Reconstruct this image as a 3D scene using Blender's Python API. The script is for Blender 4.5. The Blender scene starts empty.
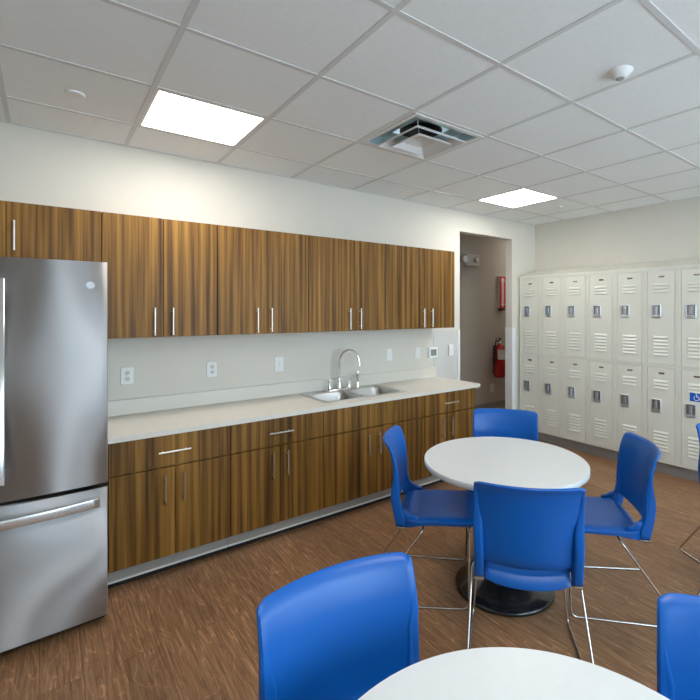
import bpy, bmesh, math, random
from mathutils import Vector, Matrix
random.seed(4)
S = bpy.context.scene
COL = S.collection
PI = math.pi
T = 0.6096                      # ceiling module
CEIL = 2.737
Y0 = -0.437                     # first ceiling grid line off the cabinet wall
XL, XR, YF = -2.3, 4.69, -5.8   # room: left wall, locker wall, window wall

# ------------------------------------------------------------------ materials
def new_mat(name):
    m = bpy.data.materials.new(name); m.use_nodes = True
    return m, m.node_tree.nodes, m.node_tree.links, m.node_tree.nodes['Principled BSDF']

def simple(name, col, rough=0.5, metal=0.0, coat=0.0, spec=0.5, noise=0.0, nscale=20.0, bump=0.0, bscale=200.0):
    m, N, L, b = new_mat(name)
    b.inputs['Base Color'].default_value = (*col, 1)
    b.inputs['Roughness'].default_value = rough
    b.inputs['Metallic'].default_value = metal
    b.inputs['Coat Weight'].default_value = coat
    b.inputs['Specular IOR Level'].default_value = spec
    if noise:
        g = N.new('ShaderNodeNewGeometry')
        n = N.new('ShaderNodeTexNoise'); n.inputs['Scale'].default_value = nscale; n.inputs['Detail'].default_value = 4
        L.new(g.outputs['Position'], n.inputs['Vector'])
        r = N.new('ShaderNodeValToRGB')
        r.color_ramp.elements[0].position = 0.3; r.color_ramp.elements[1].position = 0.7
        r.color_ramp.elements[0].color = (*[c * (1 - noise) for c in col], 1)
        r.color_ramp.elements[1].color = (*[min(1, c * (1 + noise)) for c in col], 1)
        L.new(n.outputs['Fac'], r.inputs['Fac']); L.new(r.outputs['Color'], b.inputs['Base Color'])
    if bump:
        g = N.new('ShaderNodeNewGeometry')
        n = N.new('ShaderNodeTexNoise'); n.inputs['Scale'].default_value = bscale; n.inputs['Detail'].default_value = 3
        L.new(g.outputs['Position'], n.inputs['Vector'])
        bp = N.new('ShaderNodeBump'); bp.inputs['Strength'].default_value = bump; bp.inputs['Distance'].default_value = 0.002
        L.new(n.outputs['Fac'], bp.inputs['Height']); L.new(bp.outputs['Normal'], b.inputs['Normal'])
    return m

def emit(name, col, strength):
    m = bpy.data.materials.new(name); m.use_nodes = True
    N, L = m.node_tree.nodes, m.node_tree.links
    N.clear()
    e = N.new('ShaderNodeEmission'); o = N.new('ShaderNodeOutputMaterial')
    e.inputs['Color'].default_value = (*col, 1); e.inputs['Strength'].default_value = strength
    L.new(e.outputs[0], o.inputs[0])
    return m

def laminate(name):
    m, N, L, b = new_mat(name)
    g = N.new('ShaderNodeNewGeometry')
    mp = N.new('ShaderNodeMapping'); mp.inputs['Scale'].default_value = (30, 30, 0.55)
    L.new(g.outputs['Position'], mp.inputs['Vector'])
    n = N.new('ShaderNodeTexNoise'); n.inputs['Scale'].default_value = 1.0; n.inputs['Detail'].default_value = 3; n.inputs['Roughness'].default_value = 0.55
    L.new(mp.outputs[0], n.inputs['Vector'])
    r = N.new('ShaderNodeValToRGB'); e = r.color_ramp.elements
    e[0].position = 0.30; e[0].color = (0.060, 0.025, 0.004, 1)
    e[1].position = 0.72; e[1].color = (0.42, 0.212, 0.045, 1)
    for p, c in ((0.42, (0.135, 0.060, 0.010, 1)), (0.50, (0.22, 0.104, 0.017, 1)), (0.60, (0.30, 0.146, 0.026, 1))):
        k = e.new(p); k.color = c
    L.new(n.outputs['Fac'], r.inputs['Fac'])
    mp2 = N.new('ShaderNodeMapping'); mp2.inputs['Scale'].default_value = (210, 210, 3)
    L.new(g.outputs['Position'], mp2.inputs['Vector'])
    n2 = N.new('ShaderNodeTexNoise'); n2.inputs['Scale'].default_value = 1.0; n2.inputs['Detail'].default_value = 2
    L.new(mp2.outputs[0], n2.inputs['Vector'])
    mx = N.new('ShaderNodeMix'); mx.data_type = 'RGBA'; mx.blend_type = 'MULTIPLY'; mx.inputs[0].default_value = 0.45
    r2 = N.new('ShaderNodeValToRGB'); r2.color_ramp.elements[0].position = 0.3; r2.color_ramp.elements[1].position = 0.6
    r2.color_ramp.elements[0].color = (0.5, 0.46, 0.38, 1)
    L.new(n2.outputs['Fac'], r2.inputs['Fac'])
    L.new(r.outputs[0], mx.inputs[6]); L.new(r2.outputs[0], mx.inputs[7]); L.new(mx.outputs[2], b.inputs['Base Color'])
    b.inputs['Roughness'].default_value = 0.48
    b.inputs['Specular IOR Level'].default_value = 0.3
    return m

def floor_mat():
    m, N, L, b = new_mat('floor_planks')
    g = N.new('ShaderNodeNewGeometry')
    sx = N.new('ShaderNodeSeparateXYZ'); L.new(g.outputs['Position'], sx.inputs[0])
    cb = N.new('ShaderNodeCombineXYZ'); L.new(sx.outputs['Y'], cb.inputs['X']); L.new(sx.outputs['X'], cb.inputs['Y'])
    br = N.new('ShaderNodeTexBrick')
    br.offset = 0.37; br.squash = 1
    br.inputs['Scale'].default_value = 1.0
    br.inputs['Brick Width'].default_value = 1.22; br.inputs['Row Height'].default_value = 0.152
    br.inputs['Mortar Size'].default_value = 0.0008; br.inputs['Mortar Smooth'].default_value = 0.3
    br.inputs['Color1'].default_value = (0, 0, 0, 1); br.inputs['Color2'].default_value = (1, 1, 1, 1); br.inputs['Mortar'].default_value = (0.5, 0.5, 0.5, 1)
    L.new(cb.outputs[0], br.inputs['Vector'])
    # per plank offset of the grain
    ad = N.new('ShaderNodeVectorMath'); ad.operation = 'MULTIPLY_ADD'
    L.new(br.outputs['Color'], ad.inputs[0]); ad.inputs[1].default_value = (7, 13, 5); L.new(cb.outputs[0], ad.inputs[2])
    mp = N.new('ShaderNodeMapping'); mp.inputs['Scale'].default_value = (2.0, 11, 1)
    L.new(ad.outputs[0], mp.inputs['Vector'])
    n = N.new('ShaderNodeTexNoise'); n.inputs['Scale'].default_value = 1.0; n.inputs['Detail'].default_value = 2.5; n.inputs['Distortion'].default_value = 0.5
    L.new(mp.outputs[0], n.inputs['Vector'])
    # cathedral rings
    mu = N.new('ShaderNodeMath'); mu.operation = 'MULTIPLY'; mu.inputs[1].default_value = 16.0; L.new(n.outputs['Fac'], mu.inputs[0])
    fr = N.new('ShaderNodeMath'); fr.operation = 'PINGPONG'; fr.inputs[1].default_value = 1.0; L.new(mu.outputs[0], fr.inputs[0])
    rr = N.new('ShaderNodeValToRGB'); e = rr.color_ramp.elements
    e[0].position = 0.0; e[0].color = (0.74, 0.72, 0.70, 1)
    e[1].position = 1.0; e[1].color = (1.75, 1.70, 1.66, 1)
    k = e.new(0.18); k.color = (0.95, 0.94, 0.93, 1); k = e.new(0.86); k.color = (1.02, 1.0, 1.0, 1)
    L.new(fr.outputs[0], rr.inputs['Fac'])
    # fine streaks
    mp2 = N.new('ShaderNodeMapping'); mp2.inputs['Scale'].default_value = (6, 110, 1)
    L.new(ad.outputs[0], mp2.inputs['Vector'])
    n2 = N.new('ShaderNodeTexNoise'); n2.inputs['Scale'].default_value = 1.0; n2.inputs['Detail'].default_value = 4
    L.new(mp2.outputs[0], n2.inputs['Vector'])
    r2 = N.new('ShaderNodeValToRGB'); e = r2.color_ramp.elements
    e[0].position = 0.30; e[0].color = (0.190, 0.092, 0.044, 1); e[1].position = 0.72; e[1].color = (0.36, 0.205, 0.112, 1)
    k = e.new(0.5); k.color = (0.270, 0.143, 0.070, 1)
    L.new(n2.outputs['Fac'], r2.inputs['Fac'])
    mx = N.new('ShaderNodeMix'); mx.data_type = 'RGBA'; mx.blend_type = 'MULTIPLY'; mx.inputs[0].default_value = 0.75
    L.new(r2.outputs[0], mx.inputs[6]); L.new(rr.outputs[0], mx.inputs[7])
    # plank tone
    hs = N.new('ShaderNodeHueSaturation')
    mr = N.new('ShaderNodeMapRange'); mr.inputs['To Min'].default_value = 0.86; mr.inputs['To Max'].default_value = 1.12
    L.new(br.outputs['Color'], mr.inputs['Value']); L.new(mr.outputs[0], hs.inputs['Value'])
    L.new(mx.outputs[2], hs.inputs['Color'])
    m2 = N.new('ShaderNodeMix'); m2.data_type = 'RGBA'; L.new(br.outputs['Fac'], m2.inputs[0])
    L.new(hs.outputs[0], m2.inputs[6]); m2.inputs[7].default_value = (0.05, 0.025, 0.014, 1)
    L.new(m2.outputs[2], b.inputs['Base Color'])
    b.inputs['Roughness'].default_value = 0.42
    b.inputs['Specular IOR Level'].default_value = 0.4
    return m

def brushed(name, col=(0.54, 0.53, 0.53), rough=0.5):
    m, N, L, b = new_mat(name)
    b.inputs['Metallic'].default_value = 1.0
    b.inputs['Base Color'].default_value = (*col, 1)
    b.inputs['Roughness'].default_value = rough
    b.inputs['Anisotropic'].default_value = 0.97; b.inputs['Anisotropic Rotation'].default_value = 0.25
    t = N.new('ShaderNodeTangent'); t.direction_type = 'RADIAL'; t.axis = 'Z'
    L.new(t.outputs[0], b.inputs['Tangent'])
    return m

M = {
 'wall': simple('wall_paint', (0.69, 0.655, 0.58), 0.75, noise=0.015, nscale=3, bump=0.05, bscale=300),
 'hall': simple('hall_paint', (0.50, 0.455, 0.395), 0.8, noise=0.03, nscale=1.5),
 'panelling': simple('wainscot_panel', (0.62, 0.615, 0.585), 0.35),
 'guard': simple('corner_guard', (0.80, 0.80, 0.79), 0.3),
 'tile': simple('ceiling_tile', (0.86, 0.885, 0.89), 0.9, noise=0.02, nscale=60, bump=0.15, bscale=500),
 'tbar': simple('ceiling_bar', (0.66, 0.67, 0.67), 0.5),
 'lam': laminate('walnut_laminate'),
 'floor': floor_mat(),
 'shade': simple('gap_shadow', (0.012, 0.011, 0.010), 0.8),  # near-black colour that paints shade into gaps
 'carcass': simple('cabinet_carcass', (0.05, 0.03, 0.018), 0.7),
 'toe': simple('toe_board', (0.36, 0.35, 0.32), 0.35),
 'lip': simple('toe_lip', (0.75, 0.75, 0.74), 0.3),
 'counter': simple('counter_laminate', (0.72, 0.68, 0.60), 0.42, noise=0.03, nscale=90),
 'nickel': simple('brushed_nickel', (0.66, 0.62, 0.57), 0.28, 1.0),
 'chrome': simple('chrome', (0.80, 0.80, 0.80), 0.10, 1.0),
 'rod': simple('chrome_rod', (0.60, 0.58, 0.56), 0.2, 1.0),
 'steel': brushed('fridge_steel'),
 'hsteel': simple('handle_steel', (0.80, 0.83, 0.86), 0.22, 0.9),
 'sink': simple('sink_steel', (0.50, 0.49, 0.48), 0.28, 1.0),
 'fbody': simple('fridge_cabinet', (0.16, 0.16, 0.17), 0.5),
 'white': simple('white_plastic', (0.82, 0.82, 0.81), 0.4),
 'offw': simple('slot_grey', (0.28, 0.28, 0.27), 0.5),
 'lcd': simple('display_grey', (0.22, 0.27, 0.26), 0.25),
 'locker': simple('locker_enamel', (0.75, 0.75, 0.67), 0.38, noise=0.01, nscale=5),
 'lockbase': simple('locker_base_vinyl', (0.30, 0.28, 0.27), 0.5),
 'latch': simple('latch_steel', (0.72, 0.76, 0.80), 0.3, 0.85),
 'badge': simple('badge_steel', (0.5, 0.5, 0.5), 0.4, 0.6),
 'recess': simple('latch_recess', (0.42, 0.45, 0.50), 0.35, 1.0),
 'blue': simple('blue_plastic', (0.0, 0.098, 0.41), 0.34, spec=0.45, noise=0.0, bump=0.03, bscale=600),
 'ttop': simple('table_laminate', (0.74, 0.75, 0.74), 0.30, noise=0.01, nscale=30),
 'tedge': simple('table_edge', (0.62, 0.66, 0.70), 0.35),
 'black': simple('black_metal', (0.012, 0.012, 0.014), 0.22, 0.0, coat=0.4),
 'blackp': simple('black_plastic', (0.02, 0.02, 0.02), 0.45),
 'red': simple('red_enamel', (0.50, 0.012, 0.012), 0.25, coat=0.3),
 'signred': simple('sign_red', (0.62, 0.015, 0.02), 0.45),
 'paper': simple('paper_label', (0.70, 0.68, 0.63), 0.6),
 'signblue': simple('sign_blue', (0.0, 0.11, 0.62), 0.45),
 'beige': simple('beige_plastic', (0.62, 0.59, 0.54), 0.5),
 'vent': simple('vent_enamel', (0.74, 0.74, 0.735), 0.45),
 'plenum': simple('plenum_metal', (0.45, 0.64, 0.70), 0.5, 0.1),
 'light': emit('panel_light', (1.0, 0.965, 0.91), 8.2),
 'light2': emit('hall_fill_light', (1.0, 0.93, 0.85), 4.0),
 'lens': simple('lens_prism', (0.9, 0.9, 0.9), 0.3),
}

# ------------------------------------------------------------------ mesh helpers
def B(): return bmesh.new()

def box(bm, x0, x1, y0, y1, z0, z1, mi=0):
    if x0 > x1: x0, x1 = x1, x0
    if y0 > y1: y0, y1 = y1, y0
    if z0 > z1: z0, z1 = z1, z0
    v = [bm.verts.new((x, y, z)) for x in (x0, x1) for y in (y0, y1) for z in (z0, z1)]
    for f in ((0, 1, 3, 2), (4, 6, 7, 5), (0, 4, 5, 1), (2, 3, 7, 6), (0, 2, 6, 4), (1, 5, 7, 3)):
        bm.faces.new([v[i] for i in f]).material_index = mi
    return v

def quad(bm, pts, mi=0):
    f = bm.faces.new([bm.verts.new(p) for p in pts]); f.material_index = mi
    return f

def lathe(bm, prof, seg=32, loc=(0, 0, 0), axis='z', mi=0, cap=True):
    rings = []
    for r, h in prof:
        ring = []
        for k in range(seg):
            a = 2 * PI * k / seg
            p = (r * math.cos(a), r * math.sin(a), h)
            if axis == 'y': p = (p[0], -p[2], p[1])
            if axis == 'x': p = (p[2], p[0], p[1])
            ring.append(bm.verts.new((p[0] + loc[0], p[1] + loc[1], p[2] + loc[2])))
        rings.append(ring)
    for a, b in zip(rings, rings[1:]):
        for k in range(seg):
            f = bm.faces.new((a[k], a[(k + 1) % seg], b[(k + 1) % seg], b[k])); f.material_index = mi; f.smooth = True
    if cap:
        for r in (rings[0][::-1], rings[-1]):
            f = bm.faces.new([bm.verts.new(v.co) for v in r]); f.material_index = mi

def fillet(pts, r, n=6):
    pts = [Vector(p) for p in pts]; out = [pts[0]]
    for a, b, c in zip(pts, pts[1:], pts[2:]):
        d1, d2 = (a - b), (c - b)
        t = min(r, d1.length * 0.48, d2.length * 0.48)
        p, q = b + d1.normalized() * t, b + d2.normalized() * t
        for k in range(n + 1):
            s = k / n
            out.append(p * (1 - s) ** 2 + b * 2 * s * (1 - s) + q * s * s)
    out.append(pts[-1])
    return out

def tube(bm, pts, r, seg=10, mi=0):
    pts = [Vector(p) for p in pts]
    rs = r if isinstance(r, (list, tuple)) else [r] * len(pts)
    rings = []; up = None
    for i, p in enumerate(pts):
        t = (pts[min(i + 1, len(pts) - 1)] - pts[max(i - 1, 0)]).normalized()
        if up is None:
            up = t.orthogonal().normalized()
        up = (up - t * up.dot(t)).normalized()
        w = t.cross(up)
        rings.append([bm.verts.new(p + (up * math.cos(2 * PI * k / seg) + w * math.sin(2 * PI * k / seg)) * rs[i]) for k in range(seg)])
    for a, b in zip(rings, rings[1:]):
        for k in range(seg):
            f = bm.faces.new((a[k], a[(k + 1) % seg], b[(k + 1) % seg], b[k])); f.smooth = True; f.material_index = mi
    for rg in (rings[0][::-1], rings[-1]): bm.faces.new([bm.verts.new(v.co) for v in rg]).material_index = mi

def obj(name, bm, mat, parent=None, bevel=0.0, seg=2, smooth=False, solid=0.0, sub=0):
    bmesh.ops.recalc_face_normals(bm, faces=bm.faces)
    me = bpy.data.meshes.new(name); bm.to_mesh(me); bm.free()
    if smooth:
        for p in me.polygons: p.use_smooth = True
    o = bpy.data.objects.new(name, me); COL.objects.link(o)
    for m in (mat if isinstance(mat, (list, tuple)) else [mat]): me.materials.append(M[m])
    if parent: o.parent = parent
    if solid:
        md = o.modifiers.new('s', 'SOLIDIFY'); md.thickness = solid; md.offset = 0
    if sub:
        md = o.modifiers.new('ss', 'SUBSURF'); md.levels = sub; md.render_levels = sub
    if bevel:
        md = o.modifiers.new('b', 'BEVEL'); md.width = bevel; md.segments = seg; md.limit_method = 'ANGLE'; md.angle_limit = math.radians(40)
    return o

def bx(name, b, mat, parent=None, bevel=0.0, **k):
    bm = B(); box(bm, *b); return obj(name, bm, mat, parent, bevel, **k)

def tag(o, label, cat, group=None, kind=None):
    if label: o['label'] = label
    if cat: o['category'] = cat
    if group: o['group'] = group
    if kind: o['kind'] = kind
    return o

def thing(name, label, cat, loc=(0, 0, 0), rz=0.0, group=None):
    o = bpy.data.objects.new(name, None); COL.objects.link(o)
    o.empty_display_size = 0.1
    o.location = loc; o.rotation_euler = (0, 0, rz)
    return tag(o, label, cat, group)

def struct(o):
    o['kind'] = 'structure'; return o

def dup(root, loc, rz, label):
    def rec(o, parent):
        c = o.copy(); COL.objects.link(c)
        if parent: c.parent = parent
        for ch in [k for k in bpy.data.objects if k.parent == o]:
            rec(ch, c)
        return c
    r = rec(root, None); r.location = loc; r.rotation_euler = (0, 0, rz); r['label'] = label
    return r

def text_mesh(bm, s, size, mat4, mi=0, ext=0.0004, spacing=1.0):
    cu = bpy.data.curves.new('t', 'FONT'); cu.body = s; cu.size = size; cu.align_x = 'CENTER'; cu.align_y = 'CENTER'
    cu.extrude = ext; cu.space_character = spacing; cu.resolution_u = 3
    o = bpy.data.objects.new('t', cu)
    me = bpy.data.meshes.new_from_object(o)
    me.transform(mat4)
    n = len(bm.faces); bm.from_mesh(me); bm.faces.ensure_lookup_table()
    for f in bm.faces[n:]: f.material_index = mi
    bpy.data.objects.remove(o); bpy.data.curves.remove(cu); bpy.data.meshes.remove(me)

# ------------------------------------------------------------------ setting
HY = 1.28           # hall far wall
DX0, DX1, DZ = 3.268, 4.205, 2.505
struct(bx('floor', (XL - .1, 7.2, YF - .1, HY + .1, -0.05, 0), 'floor'))
bm = B()
box(bm, XL - .1, DX0, 0, 0.10, 0, CEIL + .1); box(bm, DX1, 7.2, 0, 0.10, 0, 3.0); box(bm, DX0, DX1, 0, 0.10, DZ, CEIL + .1)
struct(obj('wall_back', bm, 'wall'))
struct(bx('wall_right', (XR, XR + .1, YF, 0, 0, CEIL + .1), 'wall'))
struct(bx('wall_left', (XL - .1, XL, YF, 0, 0, CEIL + .1), 'wall'))
# window wall behind the camera
WIN = [(-.4, 1.7), (2.0, 4.1)]
WZ0, WZ1 = 0.8, 2.45
bm = B()
xs = [XL - .1] + [v for w in WIN for v in w] + [XR + .1]
for a, b_ in zip(xs[::2], xs[1::2]): box(bm, a, b_, YF - .1, YF, 0, CEIL + .1)
for a, b_ in WIN:
    box(bm, a, b_, YF - .1, YF, 0, WZ0); box(bm, a, b_, YF - .1, YF, WZ1, CEIL + .1)
struct(obj('wall_front', bm, 'wall'))
for k, (a, b_) in enumerate(WIN):
    bm = B(); w = .04; ya, yb = YF - .08, YF - .03
    box(bm, a, a + w, ya, yb, WZ0, WZ1); box(bm, b_ - w, b_, ya, yb, WZ0, WZ1)
    box(bm, a + w, b_ - w, ya, yb, WZ0, WZ0 + w); box(bm, a + w, b_ - w, ya, yb, WZ1 - w, WZ1)
    c = (a + b_) / 2; box(bm, c - .02, c + .02, ya, yb, WZ0 + w, WZ1 - w)
    struct(obj('window_%d' % (k + 1), bm, 'guard'))
# hall
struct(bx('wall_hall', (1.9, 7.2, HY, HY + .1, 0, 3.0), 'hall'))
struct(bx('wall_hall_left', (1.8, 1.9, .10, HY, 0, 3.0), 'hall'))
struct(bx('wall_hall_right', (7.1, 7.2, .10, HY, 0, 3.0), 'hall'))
struct(bx('ceiling_hall', (1.9, 7.1, .10, HY, 2.93, 2.98), 'tile'))

# wainscot panelling, flush sheets with white edge trims, up to the underside of the wall cabinets
PZ = 1.385
struct(bx('trim_1', (2.862, 3.222, -.003, 0, 0, PZ), 'panelling'))
struct(bx('trim_2', (3.222, 3.266, -.010, 0, 0, PZ), 'guard', bevel=.002))
struct(bx('trim_3', (4.207, 4.262, -.010, 0, 0, PZ), 'guard', bevel=.002))
struct(bx('trim_4', (4.262, 4.30, -.004, 0, 0, PZ), 'panelling'))
struct(bx('trim_5', (4.1955, 4.205, -.010, .10, 0, PZ), 'guard', bevel=.002))
struct(bx('trim_6', (4.315, 4.365, -.014, 0, 0, PZ + .60), 'locker', bevel=.002))
struct(bx('baseboard_left', (XL, XL + .012, YF, -.01, 0, .1), 'lockbase'))
struct(bx('baseboard_hall', (1.9, 7.1, HY - .012, HY, 0, .1), 'lockbase'))

# ceiling
LIGHTS = [(0, 0), (5, 0), (0, 5), (5, 5)]
VENT = (2, 1)
gx = [XL] + [i * T for i in range(-3, 8)] + [XR]
gy = [0.0] + [Y0 - j * T for j in range(0, 9)] + [YF]
skip = {(round(i * T, 3), round(Y0 - j * T, 3)) for i, j in LIGHTS + [VENT]}
bm = B()
for xa, xb in zip(gx, gx[1:]):
    for ya, yb in zip(gy, gy[1:]):
        if (round(xa, 3), round(ya, 3)) in skip: continue
        box(bm, xa + .002, xb - .002, yb + .002, ya - .002, CEIL + .003, CEIL + .022)
ceil = struct(obj('ceiling', bm, 'tile'))
bm = B()
for x in gx[1:-1]: box(bm, x - .012, x + .012, YF, 0, CEIL, CEIL + .03)
for y in gy[1:-1]:
    for xa, xb in zip(gx, gx[1:]): box(bm, xa + .012, xb - .012, y - .012, y + .012, CEIL, CEIL + .03)
for (a, b_, c, d) in ((XL, XR, -.018, 0), (XL, XR, YF, YF + .018), (XL, XL + .018, YF, 0), (XR - .018, XR, YF, 0)):
    box(bm, a, b_, c, d, CEIL - .001, CEIL + .004)
obj('ceiling_grid', bm, 'tbar', ceil)
struct(bx('ceiling_deck', (XL, XR, YF, 0, CEIL + .32, CEIL + .36), 'tile'))

# ceiling light panels
names = {(0, 0): 'square ceiling light panel glowing above the tall wall cabinets at left',
         (5, 0): 'square ceiling light panel glowing in the far corner near the doorway',
         (0, 5): 'square ceiling light panel overhead behind the front table',
         (5, 5): 'square ceiling light panel beyond the right edge near the window wall'}
for (i, j), lab in names.items():
    x0, y1 = i * T + .012, Y0 - j * T - .012; x1, y0 = x0 + T - .024, y1 - T + .024
    t = thing('ceiling_light', lab, 'ceiling light', ((x0 + x1) / 2, (y0 + y1) / 2, CEIL), 0, 'ceiling light panels')
    w = (x1 - x0) / 2
    bm = B(); f = .016
    box(bm, -w, w, w - f, w, .0, .02); box(bm, -w, w, -w, -w + f, .0, .02)
    box(bm, -w, -w + f, -w + f, w - f, .0, .02); box(bm, w - f, w, -w + f, w - f, .0, .02)
    obj('light_frame', bm, 'vent', t)
    bx('diffuser', (-w + f, w - f, -w + f, w - f, .004, .012), 'light', t)
    bx('housing', (-w, w, -w, w, .022, .08), 'vent', t)
t = thing('ceiling_light', 'added ceiling light panel, unseen in the hallway past the doorway', 'ceiling light', (6.1, .69, 2.93), 0)  # added lamp, out of view, put in to light the hall
bx('diffuser', (-.3, .3, -.25, .25, -.012, -.004), 'light2', t); bx('housing', (-.32, .32, -.27, .27, -.004, 0), 'vent', t)

# air diffuser
vx, vy = (VENT[0] + .5) * T, Y0 - (VENT[1] + .5) * T
t = thing('air_vent', 'square white ceiling air vent with stepped louvre cones', 'air vent', (vx, vy, CEIL))
def sqring(bm, prof, mi=0):
    rings = [[bm.verts.new((sx * w, sy * w, z)) for sx, sy in ((-1, -1), (1, -1), (1, 1), (-1, 1))] for w, z in prof]
    for a, b_ in zip(rings, rings[1:]):
        for k in range(4): bm.faces.new((a[k], a[(k + 1) % 4], b_[(k + 1) % 4], b_[k])).material_index = mi
bm = B(); sqring(bm, [(.292, 0), (.289, -.004), (.262, -.004), (.258, .004)]); obj('vent_frame', bm, 'vent', t, solid=.002)
bm = B(); sqring(bm, [(.258, .004), (.235, .055), (.135, .056)]); obj('vent_plenum', bm, 'plenum', t, solid=.002)
bm = B(); lathe(bm, [(.142, .0565), (.132, .058), (.130, .26)], 32, cap=False); lathe(bm, [(.130, .26), (.02, .261)], 32); obj('duct_collar', bm, 'blackp', t, solid=.002)
bm = B(); sqring(bm, [(.212, -.030), (.204, -.034), (.160, .004), (.150, .006)]); obj('louvre_cone', bm, 'vent', t, solid=.002)
bm = B(); sqring(bm, [(.142, -.038), (.134, -.042), (.096, -.010)]); obj('louvre_cone', bm, 'vent', t, solid=.002)
bm = B(); sqring(bm, [(.096, -.010), (.006, .022)]); quad(bm, [(-.006, -.006, .022), (.006, -.006, .022), (.006, .006, .022), (-.006, .006, .022)]); obj('centre_cone', bm, 'vent', t, solid=.002)
for sx in (-1, 1):
    for sy in (-1, 1):
        bm = B(); tube(bm, [(sx * .232, sy * .232, .05), (sx * .16, sy * .16, .008), (sx * .10, sy * .10, -.006)], .002, 6)
        obj('hanger_wire', bm, 'vent', t)

# ceiling devices
t = thing('smoke_detector', 'round white cone-shaped smoke detector on the ceiling at upper right', 'smoke detector', (1.717, -2.581, CEIL + .006))
bm = B(); lathe(bm, [(.058, 0), (.057, -.006), (.050, -.014), (.033, -.034), (.024, -.038)], 32); obj('detector_body', bm, 'white', t)
bm = B(); lathe(bm, [(.020, -.037), (.018, -.041), (.012, -.043)], 24); obj('sensor', bm, 'offw', t)
bm = B(); lathe(bm, [(.044, .012), (.044, -.004), (.040, -.007)], 32)
o = obj('sprinkler_cover', bm, 'white'); o.location = (-.313, -.707, CEIL)
tag(o, 'flat round white sprinkler cover in the ceiling at upper left', 'sprinkler cover')
bm = B(); lathe(bm, [(.044, .012), (.044, -.004), (.040, -.007)], 32)
o = obj('sprinkler_cover', bm, 'white'); o.location = (3.986, -.80, CEIL)
tag(o, 'flat round white sprinkler cover beside the far ceiling light', 'sprinkler cover')

# ------------------------------------------------------------------ cabinets
def bar_pull(parent, x, y, z, vertical=True, L=.18, name='handle'):
    """bar pull standing off a front at y, centred on x, z"""
    bm = B(); h = L / 2; yo = y - .030; p = h - .025
    if vertical:
        tube(bm, [(x, yo, z - h), (x, yo, z + h)], .0058, 12)
        for s in (-p, p): tube(bm, [(x, y, z + s), (x, yo, z + s)], .0045, 8)
    else:
        tube(bm, [(x - h, yo, z), (x + h, yo, z)], .0058, 12)
        for s in (-p, p): tube(bm, [(x + s, y, z), (x + s, yo, z)], .0045, 8)
    return obj(name, bm, 'nickel', parent)

def carcass(bm, x0, x1, y0, y1, z0, z1, top=True):
    """x0..x1, y0 front .. y1 back"""
    s = .018
    box(bm, x0, x0 + s, y0, y1, z0, z1); box(bm, x1 - s, x1, y0, y1, z0, z1)
    box(bm, x0 + s, x1 - s, y0, y1, z0, z0 + s); box(bm, x0 + s, x1 - s, y1 - .008, y1, z0 + s, z1 - (s if top else 0))
    if top: box(bm, x0 + s, x1 - s, y0, y1, z1 - s, z1)

UB, UT = 1.427, 2.205
def wall_cabinet(x0, x1, seam, zb, label, hz=(-.178 + .0), hl=.18, hoff=(-.055, .052)):
    cx = (x0 + x1) / 2
    t = thing('wall_cabinet', label, 'cabinet', (cx, 0, zb), 0, 'wall cabinets')
    bm = B(); carcass(bm, x0 + .001 - cx, x1 - .001 - cx, -.311, 0, 0, UT - zb)
    obj('cabinet_body', bm, 'lam', t)
    for a, b_, hx in ((x0, seam, seam + hoff[0]), (seam, x1, seam + hoff[1])):
        d = bx('door', (a + .0015 - cx, b_ - .0015 - cx, -.330, -.3115, .0, UT - zb - .001), 'lam', t, bevel=.0008, seg=1)
        bar_pull(d, hx - cx, -.330, hz - zb, True, hl)
    return t
HZU = 1.53
wall_cabinet(-1.06, -.166, -.6055, 1.885, 'short walnut wall cabinet above the refrigerator', hz=2.016, hl=.165, hoff=(-.036, .034))
wall_cabinet(-.164, .514, .175, UB, 'tall walnut wall cabinet nearest the refrigerator, over the left outlets', hz=HZU)
wall_cabinet(.516, 1.2155, .852, UB, 'tall walnut wall cabinet second from the refrigerator, left of the sink', hz=HZU)
wall_cabinet(1.2175, 2.14, 1.65, UB, 'wide walnut wall cabinet directly above the faucet', hz=HZU)
wall_cabinet(2.142, 2.857, 2.48, UB, 'tall walnut wall cabinet nearest the doorway, above the thermostat', hz=HZU)

BT = .853                       # top of base cabinets
def base_cabinet(x0, x1, seam, label, drawer=True):
    cx = (x0 + x1) / 2
    t = thing('base_cabinet', label, 'cabinet', (cx, 0, 0), 0, 'base cabinets')
    bm = B(); carcass(bm, x0 + .001 - cx, x1 - .001 - cx, -.591, -.005, .116, BT, top=False)
    box(bm, x0 + .019 - cx, x1 - .019 - cx, -.591, -.575, .635, .675)
    obj('cabinet_body', bm, 'lam', t)
    bm = B(); box(bm, x0 + .001 - cx, x1 - .001 - cx, -.552, -.540, .030, .115); obj('toe_board', bm, 'toe', t)
    bm = B(); box(bm, x0 + .001 - cx, x1 - .001 - cx, -.560, -.552, .030, .040); obj('toe_trim', bm, 'lip', t)
    bm = B(); box(bm, x0 + .001 - cx, x1 - .001 - cx, -.546, -.47, 0, .0295); obj('plinth', bm, 'shade', t)  # near-black front paints the shadow gap below the toe board
    for a, b_, hx in ((x0, seam, seam - .058), (seam, x1, seam + .048)):
        d = bx('door', (a + .0015 - cx, b_ - .0015 - cx, -.610, -.5915, .118, .652), 'lam', t, bevel=.0008, seg=1)
        bar_pull(d, hx - cx, -.610, .530, True, .176)
    n = 'drawer' if drawer else 'false_front'
    d = bx(n, (x0 + .0015 - cx, x1 - .0015 - cx, -.610, -.5915, .662, BT - .004), 'lam', t, bevel=.0008, seg=1)
    if drawer: bar_pull(d, 0, -.610, .752, False, .178)
    return t
base_cabinet(-.156, .519, .187, 'walnut base cabinet beside the refrigerator, one drawer over two doors')
base_cabinet(.521, 1.2, .861, 'walnut base cabinet between the refrigerator-side unit and the sink cabinet')
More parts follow.
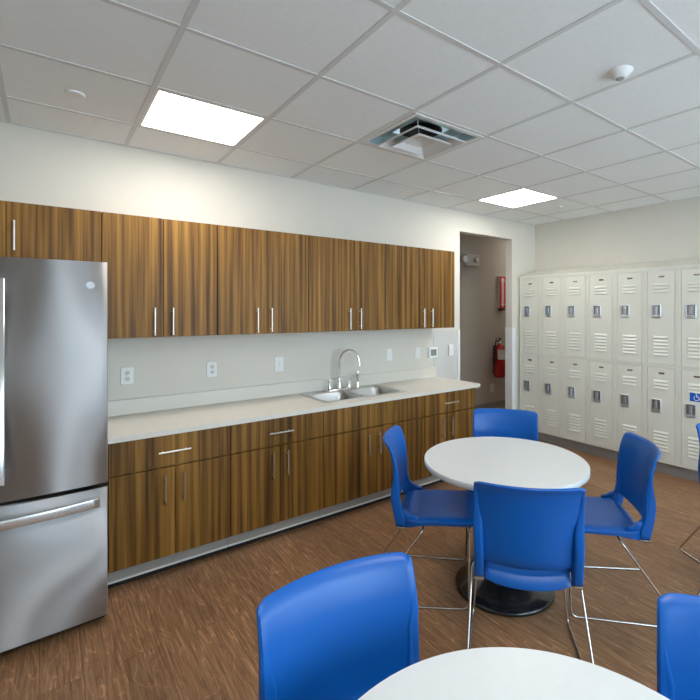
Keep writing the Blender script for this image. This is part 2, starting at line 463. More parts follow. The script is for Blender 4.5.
base_cabinet(1.202, 2.17, 1.658, 'wide walnut sink base cabinet with plain front and no drawer pull', drawer=False)
base_cabinet(2.172, 2.858, 2.478, 'walnut base cabinet at the doorway end of the counter')

# countertop with sink cut-out, backsplash as part
CT = .885
SX0, SX1, SY0, SY1 = 1.262, 2.078, -.53, -.035
t = thing('countertop', 'long cream laminate countertop with low backsplash over the base cabinets', 'countertop', (1.36, 0, BT))
ox = 1.36
bm = B()
cx0, cx1, cy0, cy1 = -.160 - ox, 2.905 - ox, -.637, -.002
hx0, hx1, hy0, hy1 = SX0 + .02 - ox, SX1 - .02 - ox, SY0 + .02, SY1 - .02
z0, z1 = 0.001, CT - BT
box(bm, cx0, hx0, cy0, cy1, z0, z1); box(bm, hx1, cx1, cy0, cy1, z0, z1)
box(bm, hx0, hx1, cy0, hy0, z0, z1); box(bm, hx0, hx1, hy1, cy1, z0, z1)
bmesh.ops.remove_doubles(bm, verts=bm.verts, dist=1e-5)
obj('worktop', bm, 'counter', t)
bx('backsplash', (cx0, 2.885 - ox, -.022, -.002, z1, z1 + .103), 'counter', t, bevel=.003)

# sink
scx, scy = (SX0 + SX1) / 2, (SY0 + SY1) / 2
t = thing('kitchen_sink', 'stainless double-bowl drop-in sink set in the cream counter', 'sink', (scx, scy, CT))
hw, hd = (SX1 - SX0) / 2, (SY1 - SY0) / 2
def rrect(x0, x1, y0, y1, r, n=5):
    P = []
    for cx, cy, a0 in ((x1 - r, y1 - r, 0), (x0 + r, y1 - r, PI / 2), (x0 + r, y0 + r, PI), (x1 - r, y0 + r, 1.5 * PI)):
        for k in range(n + 1):
            a = a0 + PI / 2 * k / n; P.append((cx + r * math.cos(a), cy + r * math.sin(a)))
    return P
def loft(bm, rings, capend=True, mi=0):
    R = [[bm.verts.new(p) for p in r] for r in rings]
    for a, b_ in zip(R, R[1:]):
        n = len(a)
        for k in range(n):
            f = bm.faces.new((a[k], a[(k + 1) % n], b_[(k + 1) % n], b_[k])); f.smooth = True; f.material_index = mi
    if capend: bm.faces.new(R[-1]).material_index = mi
    return R
bowls = [(-hw + .035, -.012), (.012, hw - .035)]
by0, by1 = -hd + .03, hd - .085
# deck: fill between the outer rounded rectangle and both bowl openings
bm = B()
outer = rrect(-hw, hw, -hd, hd, .03)
loops = [outer] + [rrect(a, b_, by0, by1, .05) for a, b_ in bowls]
edges = []
for lp in loops:
    vs = [bm.verts.new((x, y, .004)) for x, y in lp]
    edges += [bm.edges.new((vs[k], vs[(k + 1) % len(vs)])) for k in range(len(vs))]
bmesh.ops.triangle_fill(bm, use_beauty=True, use_dissolve=False, edges=edges)
bmesh.ops.recalc_face_normals(bm, faces=bm.faces)
loft(bm, [[(x, y, .004) for x, y in outer], [(x * 1.004, y * 1.006, .0005) for x, y in outer]], capend=False)
obj('sink_deck', bm, 'sink', t)
for a, b_ in bowls:
    bm = B(); rings = []
    for ins, z, r in ((0, .004, .05), (.004, -.003, .05), (.010, -.02, .055), (.018, -.13, .06), (.035, -.16, .06), (.07, -.168, .05)):
        rings.append([(x, y, z) for x, y in rrect(a + ins, b_ - ins, by0 + ins, by1 - ins, r)])
    loft(bm, rings); bw = obj('bowl', bm, 'sink', t)
    bm = B(); lathe(bm, [(.042, -.1665), (.042, -.164), (.032, -.164), (.028, -.167)], 24, loc=((a + b_) / 2, (by0 + by1) / 2, 0)); obj('drain', bm, 'chrome', bw)

# faucet on the rear ledge
fx, fy, fz = 1.645, -.082, CT + .0045
t = thing('kitchen_faucet', 'chrome gooseneck faucet with two lever handles behind the sink', 'faucet', (fx, fy, fz))
bm = B(); lp = rrect(-.125, .125, -.028, .028, .026)
loft(bm, [[(x, y, 0) for x, y in lp], [(x, y, .008) for x, y in lp], [(x * .93, y * .8, .014) for x, y in lp]]); obj('base_plate', bm, 'chrome', t)
bm = B(); lathe(bm, [(.022, .012), (.021, .045), (.015, .06), (.014, .10), (.011, .105)], 24); obj('spout_body', bm, 'chrome', t)
dx, dy = .80, -.60
P = [(0, 0, .09), (0, 0, .24)]
R = .090
for k in range(1, 15):
    a = PI - k / 14 * PI * .97
    P.append((dx * (R + R * math.cos(a)), dy * (R + R * math.cos(a)), .24 + R * 1.25 * math.sin(a)))
P.append((dx * 2.02 * R, dy * 2.02 * R, .215)); 
bm = B(); tube(bm, P, [.0105] * (len(P) - 1) + [.0115], 14); obj('spout', bm, 'chrome', t)
for s in (-1, 1):
    bm = B(); lathe(bm, [(.019, .012), (.018, .035), (.012, .05), (.010, .062)], 20, loc=(s * .10, 0, 0))
    tube(bm, [(s * .10, 0, .055), (s * .105, -.002, .075), (s * .118, -.008, .098)], [.009, .008, .006], 10); obj('lever_handle', bm, 'chrome', t)
t = thing('side_sprayer', 'chrome side sprayer standing right of the gooseneck faucet', 'sprayer', (1.840, fy, fz))
bm = B(); lathe(bm, [(.020, 0), (.020, .01), (.014, .03), (.012, .05)], 20); obj('sprayer_base', bm, 'chrome', t)
bm = B(); lathe(bm, [(.010, .05), (.011, .09), (.014, .115), (.017, .13), (.015, .145)], 20); obj('sprayer_head', bm, 'chrome', t)

# ------------------------------------------------------------------ outlets, switches, thermostat
def plate(name, x, z, label, cat, kind, y=0.0, w=.072, h=.116):
    t = thing(name, label, cat, (x, y, z))
    bm = B(); loft(bm, [[(a, 0, c) for a, c in rrect(-w / 2, w / 2, -h / 2, h / 2, .005, 2)], [(a, -.003, c) for a, c in rrect(-w / 2, w / 2, -h / 2, h / 2, .005, 2)],
                        [(a, -.006, c) for a, c in rrect(-w / 2 + .003, w / 2 - .003, -h / 2 + .003, h / 2 - .003, .005, 2)]])
    obj('cover_plate', bm, 'white', t)
    if kind == 'duplex':
        for s in (-1, 1):
            bm = B(); lathe(bm, [(.0165, .006), (.0165, .0075)], 20, loc=(0, 0, s * .020), axis='y'); r = obj('receptacle', bm, 'beige', t)
            for u in (-.006, .006): bx('slot', (u - .001, u + .001, -.0080, -.0074, s * .020 - .001, s * .020 + .007), 'offw', r)
            bm = B(); lathe(bm, [(.0025, .0074), (.0025, .0080)], 8, loc=(0, 0, s * .020 - .007), axis='y')
            obj('ground_hole', bm, 'offw', r)
    elif kind == 'gfci':
        r = bx('receptacle', (-.017, .017, -.0078, -.006, -.034, .034), 'white', t, bevel=.001)
        for s in (-1, 1):
            for u in (-.006, .006): bx('slot', (u - .001, u + .001, -.0084, -.0078, s * .021 - .003, s * .021 + .004), 'offw', r)
        bx('test_button', (-.007, .007, -.0088, -.0078, -.005, .005), 'beige', r)
    elif kind == 'rocker':
        bm = B(); box(bm, -.016, .016, -.011, -.006, -.033, .033)
        for v in bm.verts:
            if v.co.y < -.01 and v.co.z > 0: v.co.y += .003
        obj('rocker', bm, 'white', t)
    elif kind == 'blank':
        bm = B()
        for s in (-1, 1): lathe(bm, [(.003, .006), (.003, .007)], 10, loc=(0, 0, s * .048), axis='y')
        obj('screw', bm, 'beige', t)
    return t
plate('wall_outlet', .008, 1.149, 'white duplex wall outlet closest to the refrigerator', 'outlet', 'duplex', w=.078, h=.118)
plate('wall_outlet', .570, 1.149, 'white duplex wall outlet under the second wall cabinet from the refrigerator', 'outlet', 'duplex', w=.078)
plate('wall_outlet', 1.111, 1.150, 'white rectangular outlet on the wall just left of the sink', 'outlet', 'gfci', w=.078, h=.125)
plate('wall_switch', 2.266, 1.157, 'white rocker switch on the wall right of the faucet', 'switch', 'rocker')
plate('wall_plate', 2.639, 1.155, 'plain white cover plate just left of the thermostat', 'cover plate', 'blank', w=.074)
t = thing('thermostat', 'square white thermostat with grey display under the last wall cabinet', 'thermostat', (2.843, 0, 1.150))
bx('thermostat_case', (-.062, .062, -.028, 0, -.055, .055), 'white', t, bevel=.005); bx('display', (-.040, .040, -.0292, -.028, -.034, .034), 'lcd', t)
t = thing('wall_switch', 'slim white wall switch nearest the doorway, above the counter end', 'switch', (3.112, -.0035, 1.160))
bx('switch_body', (-.034, .034, -.022, 0, -.062, .062), 'white', t, bevel=.004); bx('rocker', (-.015, .015, -.026, -.022, -.03, .03), 'white', t, bevel=.002)

# ------------------------------------------------------------------ hallway things
t = thing('emergency_light', 'beige emergency light with two lamp heads high on the hallway wall', 'emergency light', (4.76, HY, 2.385))
bx('lamp_housing', (-.12, .17, -.09, 0, -.09, .09), 'beige', t, bevel=.012)
for x, q, y_ in ((-.165, .060, .05), (.06, .040, .086)):
    bm = B(); lathe(bm, [(q * .8, y_), (q, y_ + .02), (q, y_ + .05), (q * .9, y_ + .055)], 20, loc=(x, 0, .0), axis='y'); h = obj('lamp_head', bm, 'beige', t)
    bm = B(); lathe(bm, [(q * .85, y_ + .0555), (q * .7, y_ + .059)], 20, loc=(x, 0, .0), axis='y'); obj('lamp_lens', bm, 'lens', h)
t = thing('fire_extinguisher_sign', 'red fire extinguisher sign with white down arrow on the hallway wall', 'sign', (5.54, HY, 1.905))
H2 = .265; D_ = -.045
bx('sign_body', (-.080, .080, D_ + .001, 0, -H2, H2), 'white', t)
bx('sign_face', (-.079, .079, D_ - .001, D_ + .001, -H2 + .001, H2 - .001), 'signred', t)
bm = B()
def flat(bm, pts, y, mi=0): quad(bm, [(a, y, c) for a, c in pts], mi)
cxs = .002; ya = D_ - .0016
flat(bm, [(cxs - .026, -.19), (cxs + .026, -.19), (cxs + .026, .19), (cxs - .026, .19)], ya)
bm.faces.new([bm.verts.new((a, ya, c)) for a, c in ((cxs - .050, -.19), (cxs + .050, -.19), (cxs, -.25))])
lathe(bm, [(.040, -ya), (.040, -ya + .0002)], 24, loc=(cxs, 0, .20), axis='y')
obj('arrow', bm, 'white', t)
bm = B()
for k, ch in enumerate('FIREEXTINGUISHER'):
    z = .175 - k * .0235 - (.010 if k > 3 else 0)
    text_mesh(bm, ch, .026, Matrix.Translation((cxs, ya - .0006, z)) @ Matrix.Rotation(PI / 2, 4, 'X'))
obj('lettering', bm, 'signred', t)
o = bx('sign_bracket', (-.05, .06, -.05, 0, -.30, -.266), 'blackp', t)
t = thing('fire_extinguisher', 'red fire extinguisher hung on the hallway wall below the arrow sign', 'fire extinguisher', (5.385, HY, .51))
ey = -.11
bm = B(); lathe(bm, [(.06, 0), (.083, .012), (.088, .03), (.088, .43), (.083, .47), (.062, .51), (.035, .535), (.024, .55)], 32, loc=(0, ey, 0)); obj('cylinder', bm, 'red', t)
bm = B()
for k in range(13):
    a0, a1 = (-.5 + k / 12 - .04) * 2.4 - PI / 2, 0
a = [(-1.25 + 2.5 * k / 16) - PI / 2 for k in range(17)]
for p, q in zip(a, a[1:]):
    quad(bm, [(.0892 * math.cos(p), ey + .0892 * math.sin(p), .30), (.0892 * math.cos(q), ey + .0892 * math.sin(q), .30), (.0892 * math.cos(q), ey + .0892 * math.sin(q), .46), (.0892 * math.cos(p), ey + .0892 * math.sin(p), .46)])
obj('label', bm, 'paper', t)
bm = B(); lathe(bm, [(.026, .55), (.026, .58), (.018, .60)], 20, loc=(0, ey, 0)); obj('valve', bm, 'chrome', t)
bm = B()
box(bm, -.075, .02, ey - .012, ey + .012, .60, .612); box(bm, -.09, .02, ey - .012, ey + .012, .635, .647); box(bm, .0, .02, ey - .01, ey + .01, .60, .64)
obj('lever_handle', bm, 'blackp', t, bevel=.003)
bm = B(); tube(bm, fillet([(-.02, ey, .59), (-.09, ey, .62), (-.108, ey, .48), (-.098, ey, .22)], .05), .011, 10); obj('hose', bm, 'blackp', t)
bm = B(); box(bm, -.03, .03, -.022, 0, .05, .52); box(bm, -.075, .075, -.034, -.022, .28, .30); obj('bracket', bm, 'blackp', t)
t = bx('inspection_tag', (-.035, .02, -.1985, -.1955, .19, .27), 'paper', None); t.location = (5.35, HY, .62)
tag(t, 'small pale inspection tag hanging on the red extinguisher', 'tag')
plate('wall_outlet', 5.325, .33, 'white outlet low on the hallway wall under the extinguisher', 'outlet', 'duplex', y=HY, w=.09, h=.14)

# ------------------------------------------------------------------ refrigerator
FX1, FX0, FY = -.184, -1.095, -.885
fcx = (FX0 + FX1) / 2
t = thing('refrigerator', 'stainless steel french-door refrigerator with bottom freezer drawer', 'refrigerator', (fcx, 0, 0))
w = (FX1 - FX0) / 2
bx('fridge_body', (-w + .004, w - .004, -.80, -.03, .05, 1.82), 'fbody', t, bevel=.004)
def slab(name, x0, x1, z0, z1, crown=.006):
    """door slab with softly rounded vertical edges and a slightly crowned front"""
    bm = B(); n = 14; yb = -.805
    prof = []
    for k in range(n + 1):
        u = -1 + 2 * k / n; x = (x0 + x1) / 2 + u * (x1 - x0) / 2
        e = 0
        prof.append((x, FY - crown * (1 - u * u) + .010 * e * e))
    a_, b_ = prof[0], prof[-1]; q = .005
    prof = [(x0, yb), (x0, a_[1] + q), (x0 + q * .3, a_[1] + q * .3)] + [(x0 + q, a_[1])] + prof[1:-1] + [(x1 - q, b_[1]), (x1 - q * .3, b_[1] + q * .3), (x1, b_[1] + q), (x1, yb)]
    lo = [bm.verts.new((x, y, z0)) for x, y in prof]; hi = [bm.verts.new((x, y, z1)) for x, y in prof]
    m_ = len(prof)
    for k in range(m_):
        f = bm.faces.new((lo[k], lo[(k + 1) % m_], hi[(k + 1) % m_], hi[k])); f.smooth = 2 < k < m_ - 4
    bm.faces.new(lo[::-1]); bm.faces.new(hi)
    return obj(name, bm, 'steel', t)
GZ = .712
dr = slab('door', .003, w, GZ + .012, 1.846)
dl = slab('door', -w, -.003, GZ + .012, 1.846)
fd = slab('freezer_drawer', -w, w, .048, GZ - .010, .008)
for s, d in ((1, dr), (-1, dl)):
    bm = B(); x = s * .040
    lp = rrect(-.0215, .0215, -.009, .009, .004, 2)
    loft(bm, [[(x + a, FY - .062 + b_, z) for a, b_ in lp] for z in (.822, 1.745)])
    bm.faces.new([bm.verts.new((x + a, FY - .062 + b_, .822)) for a, b_ in lp])
    for z in (.86, 1.71): box(bm, x - .012, x + .012, FY - .055, FY - .002, z - .02, z + .02)
    obj('handle', bm, 'hsteel', d)
bm = B()
hzb = .645; rings = []
for k in range(25):
    u = -1 + 2 * k / 24; x = u * (w - .038); y = FY - .040 - .030 * (1 - u ** 4) ; hh = .023
    rings.append([(x, y + a, hzb + c) for a, c in rrect(-.010, .010, -hh, hh, .004, 2)])
R_ = loft(bm, rings); bm.faces.new(R_[0][::-1])
for s in (-1, 1): box(bm, s * (w - .075) - .035, s * (w - .075) + .035, FY - .042, FY - .002, hzb - .012, hzb + .020)
obj('handle', bm, 'hsteel', fd)
bx('gap_shade_strip', (-w + .01, w - .01, -.82, -.80, GZ - .009, GZ + .011), 'shade', t)  # dark strip standing in for the shade between doors and drawer
bx('kick_grille', (-w + .01, w - .01, -.835, -.79, .012, .049), 'blackp', t)
bm = B()
for sx in (-1, 1):
    for y in (-.76, -.10): lathe(bm, [(.02, 0), (.02, .05)], 16, loc=(sx * (w - .06), y, 0))
obj('levelling_foot', bm, 'blackp', t)
bm = B()
for sx in (-1, 1): box(bm, sx * (w - .06) - .04, sx * (w - .06) + .04, -.85, -.74, 1.821, 1.845)
obj('hinge_cover', bm, 'fbody', t)
# badge
bx_, bz_ = w - .074, 1.728
bm = B(); lathe(bm, [(.0185, .001), (.0185, .003), (.017, .0036)], 32, loc=(bx_, FY - .0005, bz_), axis='y')
bg = obj('badge', bm, 'badge', dr)
bm = B()
for r in (.0155,):
    P = [(bx_ + r * math.cos(a_), FY - .0045, bz_ + r * math.sin(a_)) for a_ in [2 * PI * k / 28 for k in range(29)]]
    tube(bm, P, .0006, 5)
for k in range(4):
    a_ = PI / 4 + k * PI / 2
    tube(bm, [(bx_ + (.011 + .0035 * math.cos(q)) * math.cos(a_) - .0035 * math.sin(q) * math.sin(a_), FY - .0045, bz_ + (.011 + .0035 * math.cos(q)) * math.sin(a_) + .0035 * math.sin(q) * math.cos(a_)) for q in [2.2 * PI * i / 10 for i in range(9)]], .0005, 5)
text_mesh(bm, 'GE', .015, Matrix.Translation((bx_, FY - .0045, bz_)) @ Matrix.Rotation(PI / 2, 4, 'X'), spacing=.85)
obj('emblem', bm, 'offw', bg)

# ------------------------------------------------------------------ lockers
LX = 4.30; PW = .305; LY0 = -.047
LZ0, LZ1 = .116, 2.012
def louvre(bm, ya, yb, z, x, h=.019, d=.011):
    """raised horizontal louvre on a face at x looking towards -x"""
    n = 1
    p = [bm.verts.new(q) for q in ((x, ya, z), (x, yb, z), (x - d, yb + .004, z - h), (x - d, ya - .004, z - h), (x, ya, z - h - .0015), (x, yb, z - h - .0015))]
    bm.faces.new((p[0], p[1], p[2], p[3])); bm.faces.new((p[3], p[2], p[5], p[4]))
    bm.faces.new((p[0], p[3], p[4])); bm.faces.new((p[1], p[5], p[2]))
def locker_proto():
    t = thing('locker', '', 'locker', (LX, LY0 - PW / 2, 0), 0, 'two-tier lockers along the right wall')
    h = PW / 2 - .0013; D = XR - LX - .004
    bm = B()
    box(bm, .012, D, -h, h, LZ0, LZ1 - .004)                            # carcass
    e = .024
    box(bm, 0, .012, -h, -h + e, LZ0, LZ1 - .004); box(bm, 0, .012, h - e, h, LZ0, LZ1 - .004)
    for a, b_ in ((LZ0, LZ0 + .018), (1.046, 1.066), (1.992, LZ1 - .004)): box(bm, 0, .012, -h + e, h - e, a, b_)
    obj('locker_body', bm, 'locker', t)
    # sloping hood on top
    bm = B()
    z0 = LZ1 - .004
    P = [(-.004, z0), (D, z0), (D, 2.13), (0.004, z0 + .022), (-.004, z0 + .018)]
    lo = [bm.verts.new((x, -h, z)) for x, z in P]; hi = [bm.verts.new((x, h, z)) for x, z in P]
    for k in range(5): bm.faces.new((lo[k], lo[(k + 1) % 5], hi[(k + 1) % 5], hi[k]))
    bm.faces.new(lo[::-1]); bm.faces.new(hi)
    obj('sloping_top', bm, 'locker', t)
    bm = B(); box(bm, .055, D, -h, h, 0, LZ0 - .001); obj('plinth', bm, 'lockbase', t)
    for za, zb in ((1.070, 1.988), (.138, 1.042)):
        bm = B(); g = .0042; ya, yb = -h + e + g, h - e - g
        box(bm, .0005, .0115, ya, yb, za, zb)
        fa = bm.faces[:]
        top = zb
        for k in range(3): louvre(bm, yb - .054, ya + .054, top - .120 - k * .033, .0005)
        for k in range(6): louvre(bm, yb - .054, ya + .054, top - (.637 if za > 1 else .622) - k * .034, .0005)
        d = obj('door', bm, 'locker', t)
        # latch pocket
        yc = .044; zc = top - (.395 if za > 1 else .378); hw, hh = .045, .066
        bm = B()
        lp0 = [(yc + a, zc + c) for a, c in rrect(-hw, hw, -hh, hh, .010, 3)]
        lp1 = [(yc + a, zc + c) for a, c in rrect(-hw + .008, hw - .008, -hh + .010, hh - .008, .007, 3)]
        loft(bm, [[(.0005, y, z) for y, z in lp0], [(-.006, y, z) for y, z in lp0], [(-.007, y, z) for y, z in lp1], [(-.001, y, z) for y, z in lp1]], capend=False)
        la = obj('latch', bm, 'latch', d)
        bm = B(); bm.faces.new([bm.verts.new((-.0005, y, z)) for y, z in lp1]); obj('pocket', bm, 'recess', la)
        bm = B()
        box(bm, -.014, -.001, yc - .012, yc + .012, zc - .030, zc + .045)
        box(bm, -.010, -.001, yc - .030, yc + .030, zc - .062, zc - .036)
        obj('lift_handle', bm, 'latch', la, bevel=.003)
        bm = B(); lp = rrect(-.026, .026, -.008, .008, .003, 2)
        loft(bm, [[(.0005, -.006 + a, top - .055 + c) for a, c in lp], [(-.0025, -.006 + a, top - .055 + c) for a, c in lp]]); obj('number_plate', bm, 'rod', d)
    return t
LT = ['first locker column from the doorway corner, pale cream two-tier steel',
      'second locker column from the doorway corner, pale cream two-tier steel',
      'third locker column from the doorway corner, pale cream two-tier steel',
      'fourth locker column from the doorway corner, pale cream two-tier steel',
      'fifth locker column from the doorway corner, pale cream two-tier steel',
      'sixth locker column, just left of the one with the blue sticker',
      'cream locker column at the right edge bearing the blue wheelchair sticker',
      'cream locker column just right of the one with the blue sticker']
lk = locker_proto(); lk['label'] = LT[0]
for k in range(1, 8): dup(lk, (LX, LY0 - PW * (k + .5), 0), 0, LT[k])
# wheelchair sticker on the seventh lower door
t = thing('accessibility_sticker', 'blue sticker with white wheelchair symbol on a lower locker door', 'sticker', (LX - .0008, -2.037, .802))
bm = B(); box(bm, -.0006, 0.0006, -.060, .060, -.046, .046); obj('sticker_sheet', bm, 'signblue', t)
bm = B()
def Q(a, c): return (-.0014, -a, c)
def stroke(pts, r):
    for (a, b_), (c, d) in zip(pts, pts[1:]):
        L_ = math.hypot(c - a, d - b_); nx, ny = -(d - b_) / L_ * r, (c - a) / L_ * r
        bm.faces.new([bm.verts.new(Q(*p)) for p in ((a + nx, b_ + ny), (c + nx, d + ny), (c - nx, d - ny), (a - nx, b_ - ny))])
bm.faces.new([bm.verts.new(Q(-.008 + .0055 * math.cos(k * PI / 8), .033 + .0055 * math.sin(k * PI / 8))) for k in range(16)])
stroke([(-.007, .026), (-.003, -.004), (.014, -.004), (.022, -.026), (.030, -.023)], .0032)
stroke([(-.005, .010), (.012, .010)], .0028)
stroke([(-.004 + .0215 * math.cos(a_), -.013 + .0215 * math.sin(a_)) for a_ in [2.1 + k * (4.05 / 18) for k in range(19)]], .0028)
obj('wheelchair_symbol', bm, 'white', t)

# ------------------------------------------------------------------ tables
TZ = .737; TR = .464
def table_proto():
    t = thing('round_table', '', 'table', (0, 0, 0), 0, 'round white tables')
    bm = B(); lathe(bm, [(TR - .003, TZ - .030), (TR, TZ - .027), (TR, TZ - .003), (TR - .002, TZ - .0006)], 96)
    bm.faces.ensure_lookup_table()
    tt = obj('table_top', bm, 'tedge', t)
    bm = B(); lathe(bm, [(TR - .0025, TZ - .0015), (TR - .0025, TZ)], 96); obj('top_laminate', bm, 'ttop', tt)
    bm = B(); lathe(bm, [(.040, .045), (.038, .06), (.038, TZ - .05), (.05, TZ - .042)], 32); obj('column', bm, 'black', t)
    bm = B(); box(bm, -.22, .22, -.025, .025, TZ - .042, TZ - .0305); box(bm, -.025, .025, -.22, .22, TZ - .042, TZ - .0305); obj('top_bracket', bm, 'black', t)
    bm = B(); lathe(bm, [(.272, 0), (.280, .004), (.280, .016), (.270, .024), (.20, .030), (.10, .038), (.055, .045), (.045, .060)], 64); obj('base', bm, 'black', t)
    return t
tb = table_proto(); tb.location = (1.665, -1.93, 0); tb['label'] = 'round white table in the middle, ringed by four blue chairs'
dup(tb, (.195, -3.235, 0), .3, 'round white table cut off by the bottom edge of the photo')
dup(tb, (2.80, -3.25, 0), .6, 'round white table beyond the right edge, beside the far right chair')

# ------------------------------------------------------------------ chairs
def lerp_path(keys, z):
    if z <= keys[0][0]: return keys[0][1]
    for (a, p), (b_, q) in zip(keys, keys[1:]):
        if z <= b_:
            s = (z - a) / (b_ - a); s = s * s * (3 - 2 * s) if False else s
            return p + (q - p) * s
    return keys[-1][1]
BK = [(.38, -.172), (.46, -.190), (.54, -.197), (.62, -.201), (.70, -.209), (.76, -.221), (.81, -.238), (.85, -.260)]
def chair_proto():
    t = thing('cafe_chair', '', 'chair', (0, 0, 0), 0, 'blue sled-base chairs')
    # seat shell
    bm = B(); nu, nv = 18, 20; G = []
    for j in range(nv + 1):
        s = j / nv; y = .245 - s * .450
        row = []
        if y > .17:
            q = (y - .17) / .075; zc = .452 - .030 * q * q; hw = .232 - .012 * q * q
        elif y > -.13: zc = .452 + .004 * math.sin((y - .17) * 6); hw = .232
        else:
            q = (-.13 - y) / .075; zc = .454 - .006 * q - .050 * q * q * q; hw = .232 - .045 * min(1, q * 3)
        for i in range(nu + 1):
            u = -1 + 2 * i / nu; x = u * hw
            z = zc - .014 * (1 - u * u) * (1 if y > -.15 else .4)
            e = max(0, abs(u) - .85) / .15; z -= .016 * e * e
            if y < -.13: z -= .012 * q * q * (1 - u * u) - (.020 * q * e)
            row.append(bm.verts.new((x, y - (.020 * (1 - u * u) if j > nv - 4 else 0) * (j - nv + 4) / 4, z)))
        G.append(row)
    for a, b_ in zip(G, G[1:]):
        for k in range(nu): bm.faces.new((a[k], a[k + 1], b_[k + 1], b_[k]))
    obj('seat', bm, 'blue', t, smooth=True, solid=.013, bevel=.003)
    # under-seat side skirt that carries the wire
    for s in (-1, 1):
        bm = B(); P = [(s * .212, .20, .428, .006), (s * .216, .05, .430, .010), (s * .217, -.06, .430, .012), (s * .218, -.12, .426, .018), (s * .218, -.165, .430, .026)]
        rings = [[(p[0] + a, p[1], p[2] + c) for a, c in rrect(-.014, .014, -p[3], p[3], .005, 2)] for p in P]
        R2 = loft(bm, rings); bm.faces.new(R2[0][::-1]); obj('seat_rail', bm, 'blue', t)
    # backrest panel
    bm = B(); nu, nv = 22, 18; G = []
    for j in range(nv + 1):
        s = j / nv; row = []
        for i in range(nu + 1):
            u = -1 + 2 * i / nu
            zb = .490 - .018 * (1 - u * u) ; zt = .838 - .010 * max(0, abs(u) - .9) / .1
            z = zb + (zt - zb) * s
            w = .234 + .002 * max(0, (z - .60) / .24)
            x = u * w
            y = lerp_path(BK, z) - .050 * (1 - u * u) + .004
            if s < .12: y += .012 * (1 - s / .12) ** 2 * (1 - u * u)
            if s > .93: y -= .010 * ((s - .93) / .07) ** 2
            row.append(bm.verts.new((x, y, z)))
        G.append(row)
    for a, b_ in zip(G, G[1:]):
        for k in range(nu): bm.faces.new((a[k], a[k + 1], b_[k + 1], b_[k]))
    obj('backrest', bm, 'blue', t, smooth=True, solid=.012, bevel=.003)
    # uprights: sleeves at the bottom, thinning to a flange at the top
    for s in (-1, 1):
        bm = B(); rings = []
        for z, yo, dep, wid, xc in ((.412, -.010, .050, .044, .216), (.432, -.006, .060, .046, .216), (.46, -.004, .064, .046, .216), (.50, -.013, .056, .045, .216), (.56, -.021, .048, .044, .217), (.61, -.018, .040, .043, .218),
                                    (.650, -.012, .030, .040, .219), (.70, -.004, .020, .028, .226), (.74, -.002, .016, .020, .229), (.80, -.001, .014, .014, .232), (.826, .000, .012, .012, .232), (.832, .000, .006, .006, .231)):
            yc = lerp_path(BK, z) + yo
            rings.append([(s * xc + a, yc + b_, z) for a, b_ in rrect(-wid / 2, wid / 2, -dep / 2, dep / 2, min(dep, wid) * .30, 3)])
        R2 = loft(bm, rings); bm.faces.new(R2[0][::-1])
        # fillet running forward from the upright on to the seat
        rings = []
        for y, zc, hh, ww in ((-.18, .470, .032, .040), (-.155, .462, .022, .036), (-.125, .455, .012, .028), (-.095, .452, .006, .016)):
            rings.append([(s * .212 + a, y, zc + c) for a, c in rrect(-ww / 2, ww / 2, -hh, hh, min(hh, ww / 2) * .6, 3)])
        R2 = loft(bm, rings); bm.faces.new(R2[0][::-1])
        up = obj('upright', bm, 'blue', t)
        bm = B(); lp = rrect(-.0235, .0235, -.026, .026, .006, 2)
        loft(bm, [[(s * .216 + a, -.187 + c, .4115) for a, c in lp], [(s * .216 + a, -.187 + c, .398) for a, c in lp]]); obj('end_cap', bm, 'hsteel', up)
    # wire frame
    r = .0055
    for s in (-1, 1):
        P = fillet([(s * .12, -.065, .405), (s * .247, -.065, .400), (s * .272, -.360, r), (s * .246, .180, r), (s * .205, .185, .415), (s * .12, .175, .418)], .035, 7)
        bm = B(); tube(bm, P, r, 10); obj('sled_leg', bm, 'rod', t)
    bm = B(); tube(bm, [(-.121, -.065, .405), (.121, -.065, .405)], r, 8); tube(bm, [(-.121, .175, .418), (.121, .175, .418)], r, 8); obj('cross_rod', bm, 'rod', t)
    return t
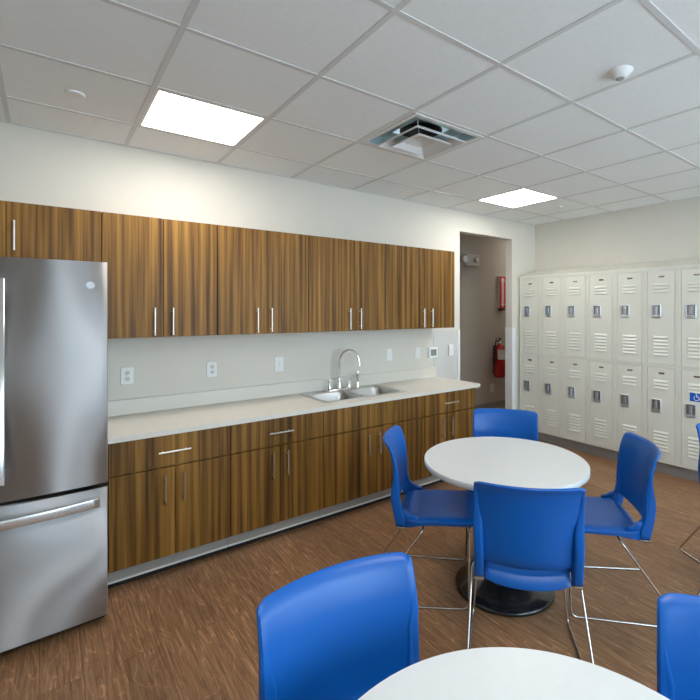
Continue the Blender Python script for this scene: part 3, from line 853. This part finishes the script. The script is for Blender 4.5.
def place(first, mid, ang, label, off=.25, sh=.07):
    a = math.radians(ang); d = (math.cos(a), math.sin(a))
    k = Vector((-.4325 - mid[0], -3.628 - mid[1])).normalized() * sh
    loc = (mid[0] + off * d[0] + k.x, mid[1] + off * d[1] + k.y, 0); rz = a - PI / 2
    if first:
        first.location = loc; first.rotation_euler = (0, 0, rz); first['label'] = label; return first
    return dup(CH, loc, rz, label)
CH = chair_proto()
for o_ in [CH] + list(CH.children_recursive):
    if o_.type == 'MESH': o_.data.transform(Matrix.Diagonal((.97, 1, 1.03, 1)))
place(CH, (1.24, -2.41), 42, 'blue chair seen from behind in front of the middle white table')
place(None, (1.243, -1.43), -44.5, 'blue chair on the cabinet side of the middle table, facing right')
place(None, (2.255, -2.440), 134, 'blue chair on the right side of the middle table, facing left')
place(None, (2.275, -1.4455), 217.3, 'blue chair behind the middle table with only its back showing')
place(None, (.233, -2.50), -95.7, 'large blue chair back at bottom centre-left, behind the front table', sh=.045)
place(None, (.95, -3.32), 202.3, 'blue chair back in the bottom right corner at the front table', sh=.045)
place(None, (3.11, -2.617), -120.5, 'blue chair cut off by the right edge in front of the lockers', sh=.04)
place(None, (2.385, -3.065), -15, 'blue chair mostly out of frame, one wire leg showing at the right edge', off=0.0, sh=0.0)

# ------------------------------------------------------------------ world, camera, view
w = bpy.data.worlds.new('World'); S.world = w; w.use_nodes = True
bg = w.node_tree.nodes['Background']; bg.inputs[0].default_value = (0.66, 0.85, 1.0, 1); bg.inputs[1].default_value = 3.9

cam = bpy.data.cameras.new('camera'); co = bpy.data.objects.new('camera', cam); COL.objects.link(co)
co.location = (-.4325, -3.628, 1.60); co.rotation_euler = (PI / 2, 0, -math.radians(38.178))
cam.sensor_width = 36; cam.lens = 451.58 / 700 * 36
cam.shift_x = (350 - 401.15) / 700; cam.shift_y = (310.63 - 350) / 700
cam.clip_start = .05
S.camera = co
S.view_settings.view_transform = 'Standard'; S.view_settings.look = 'None'
S.view_settings.gamma = 1; S.view_settings.exposure = 1.10; S.view_settings.use_curve_mapping = False
S.cycles.max_bounces = 10; S.cycles.diffuse_bounces = 6
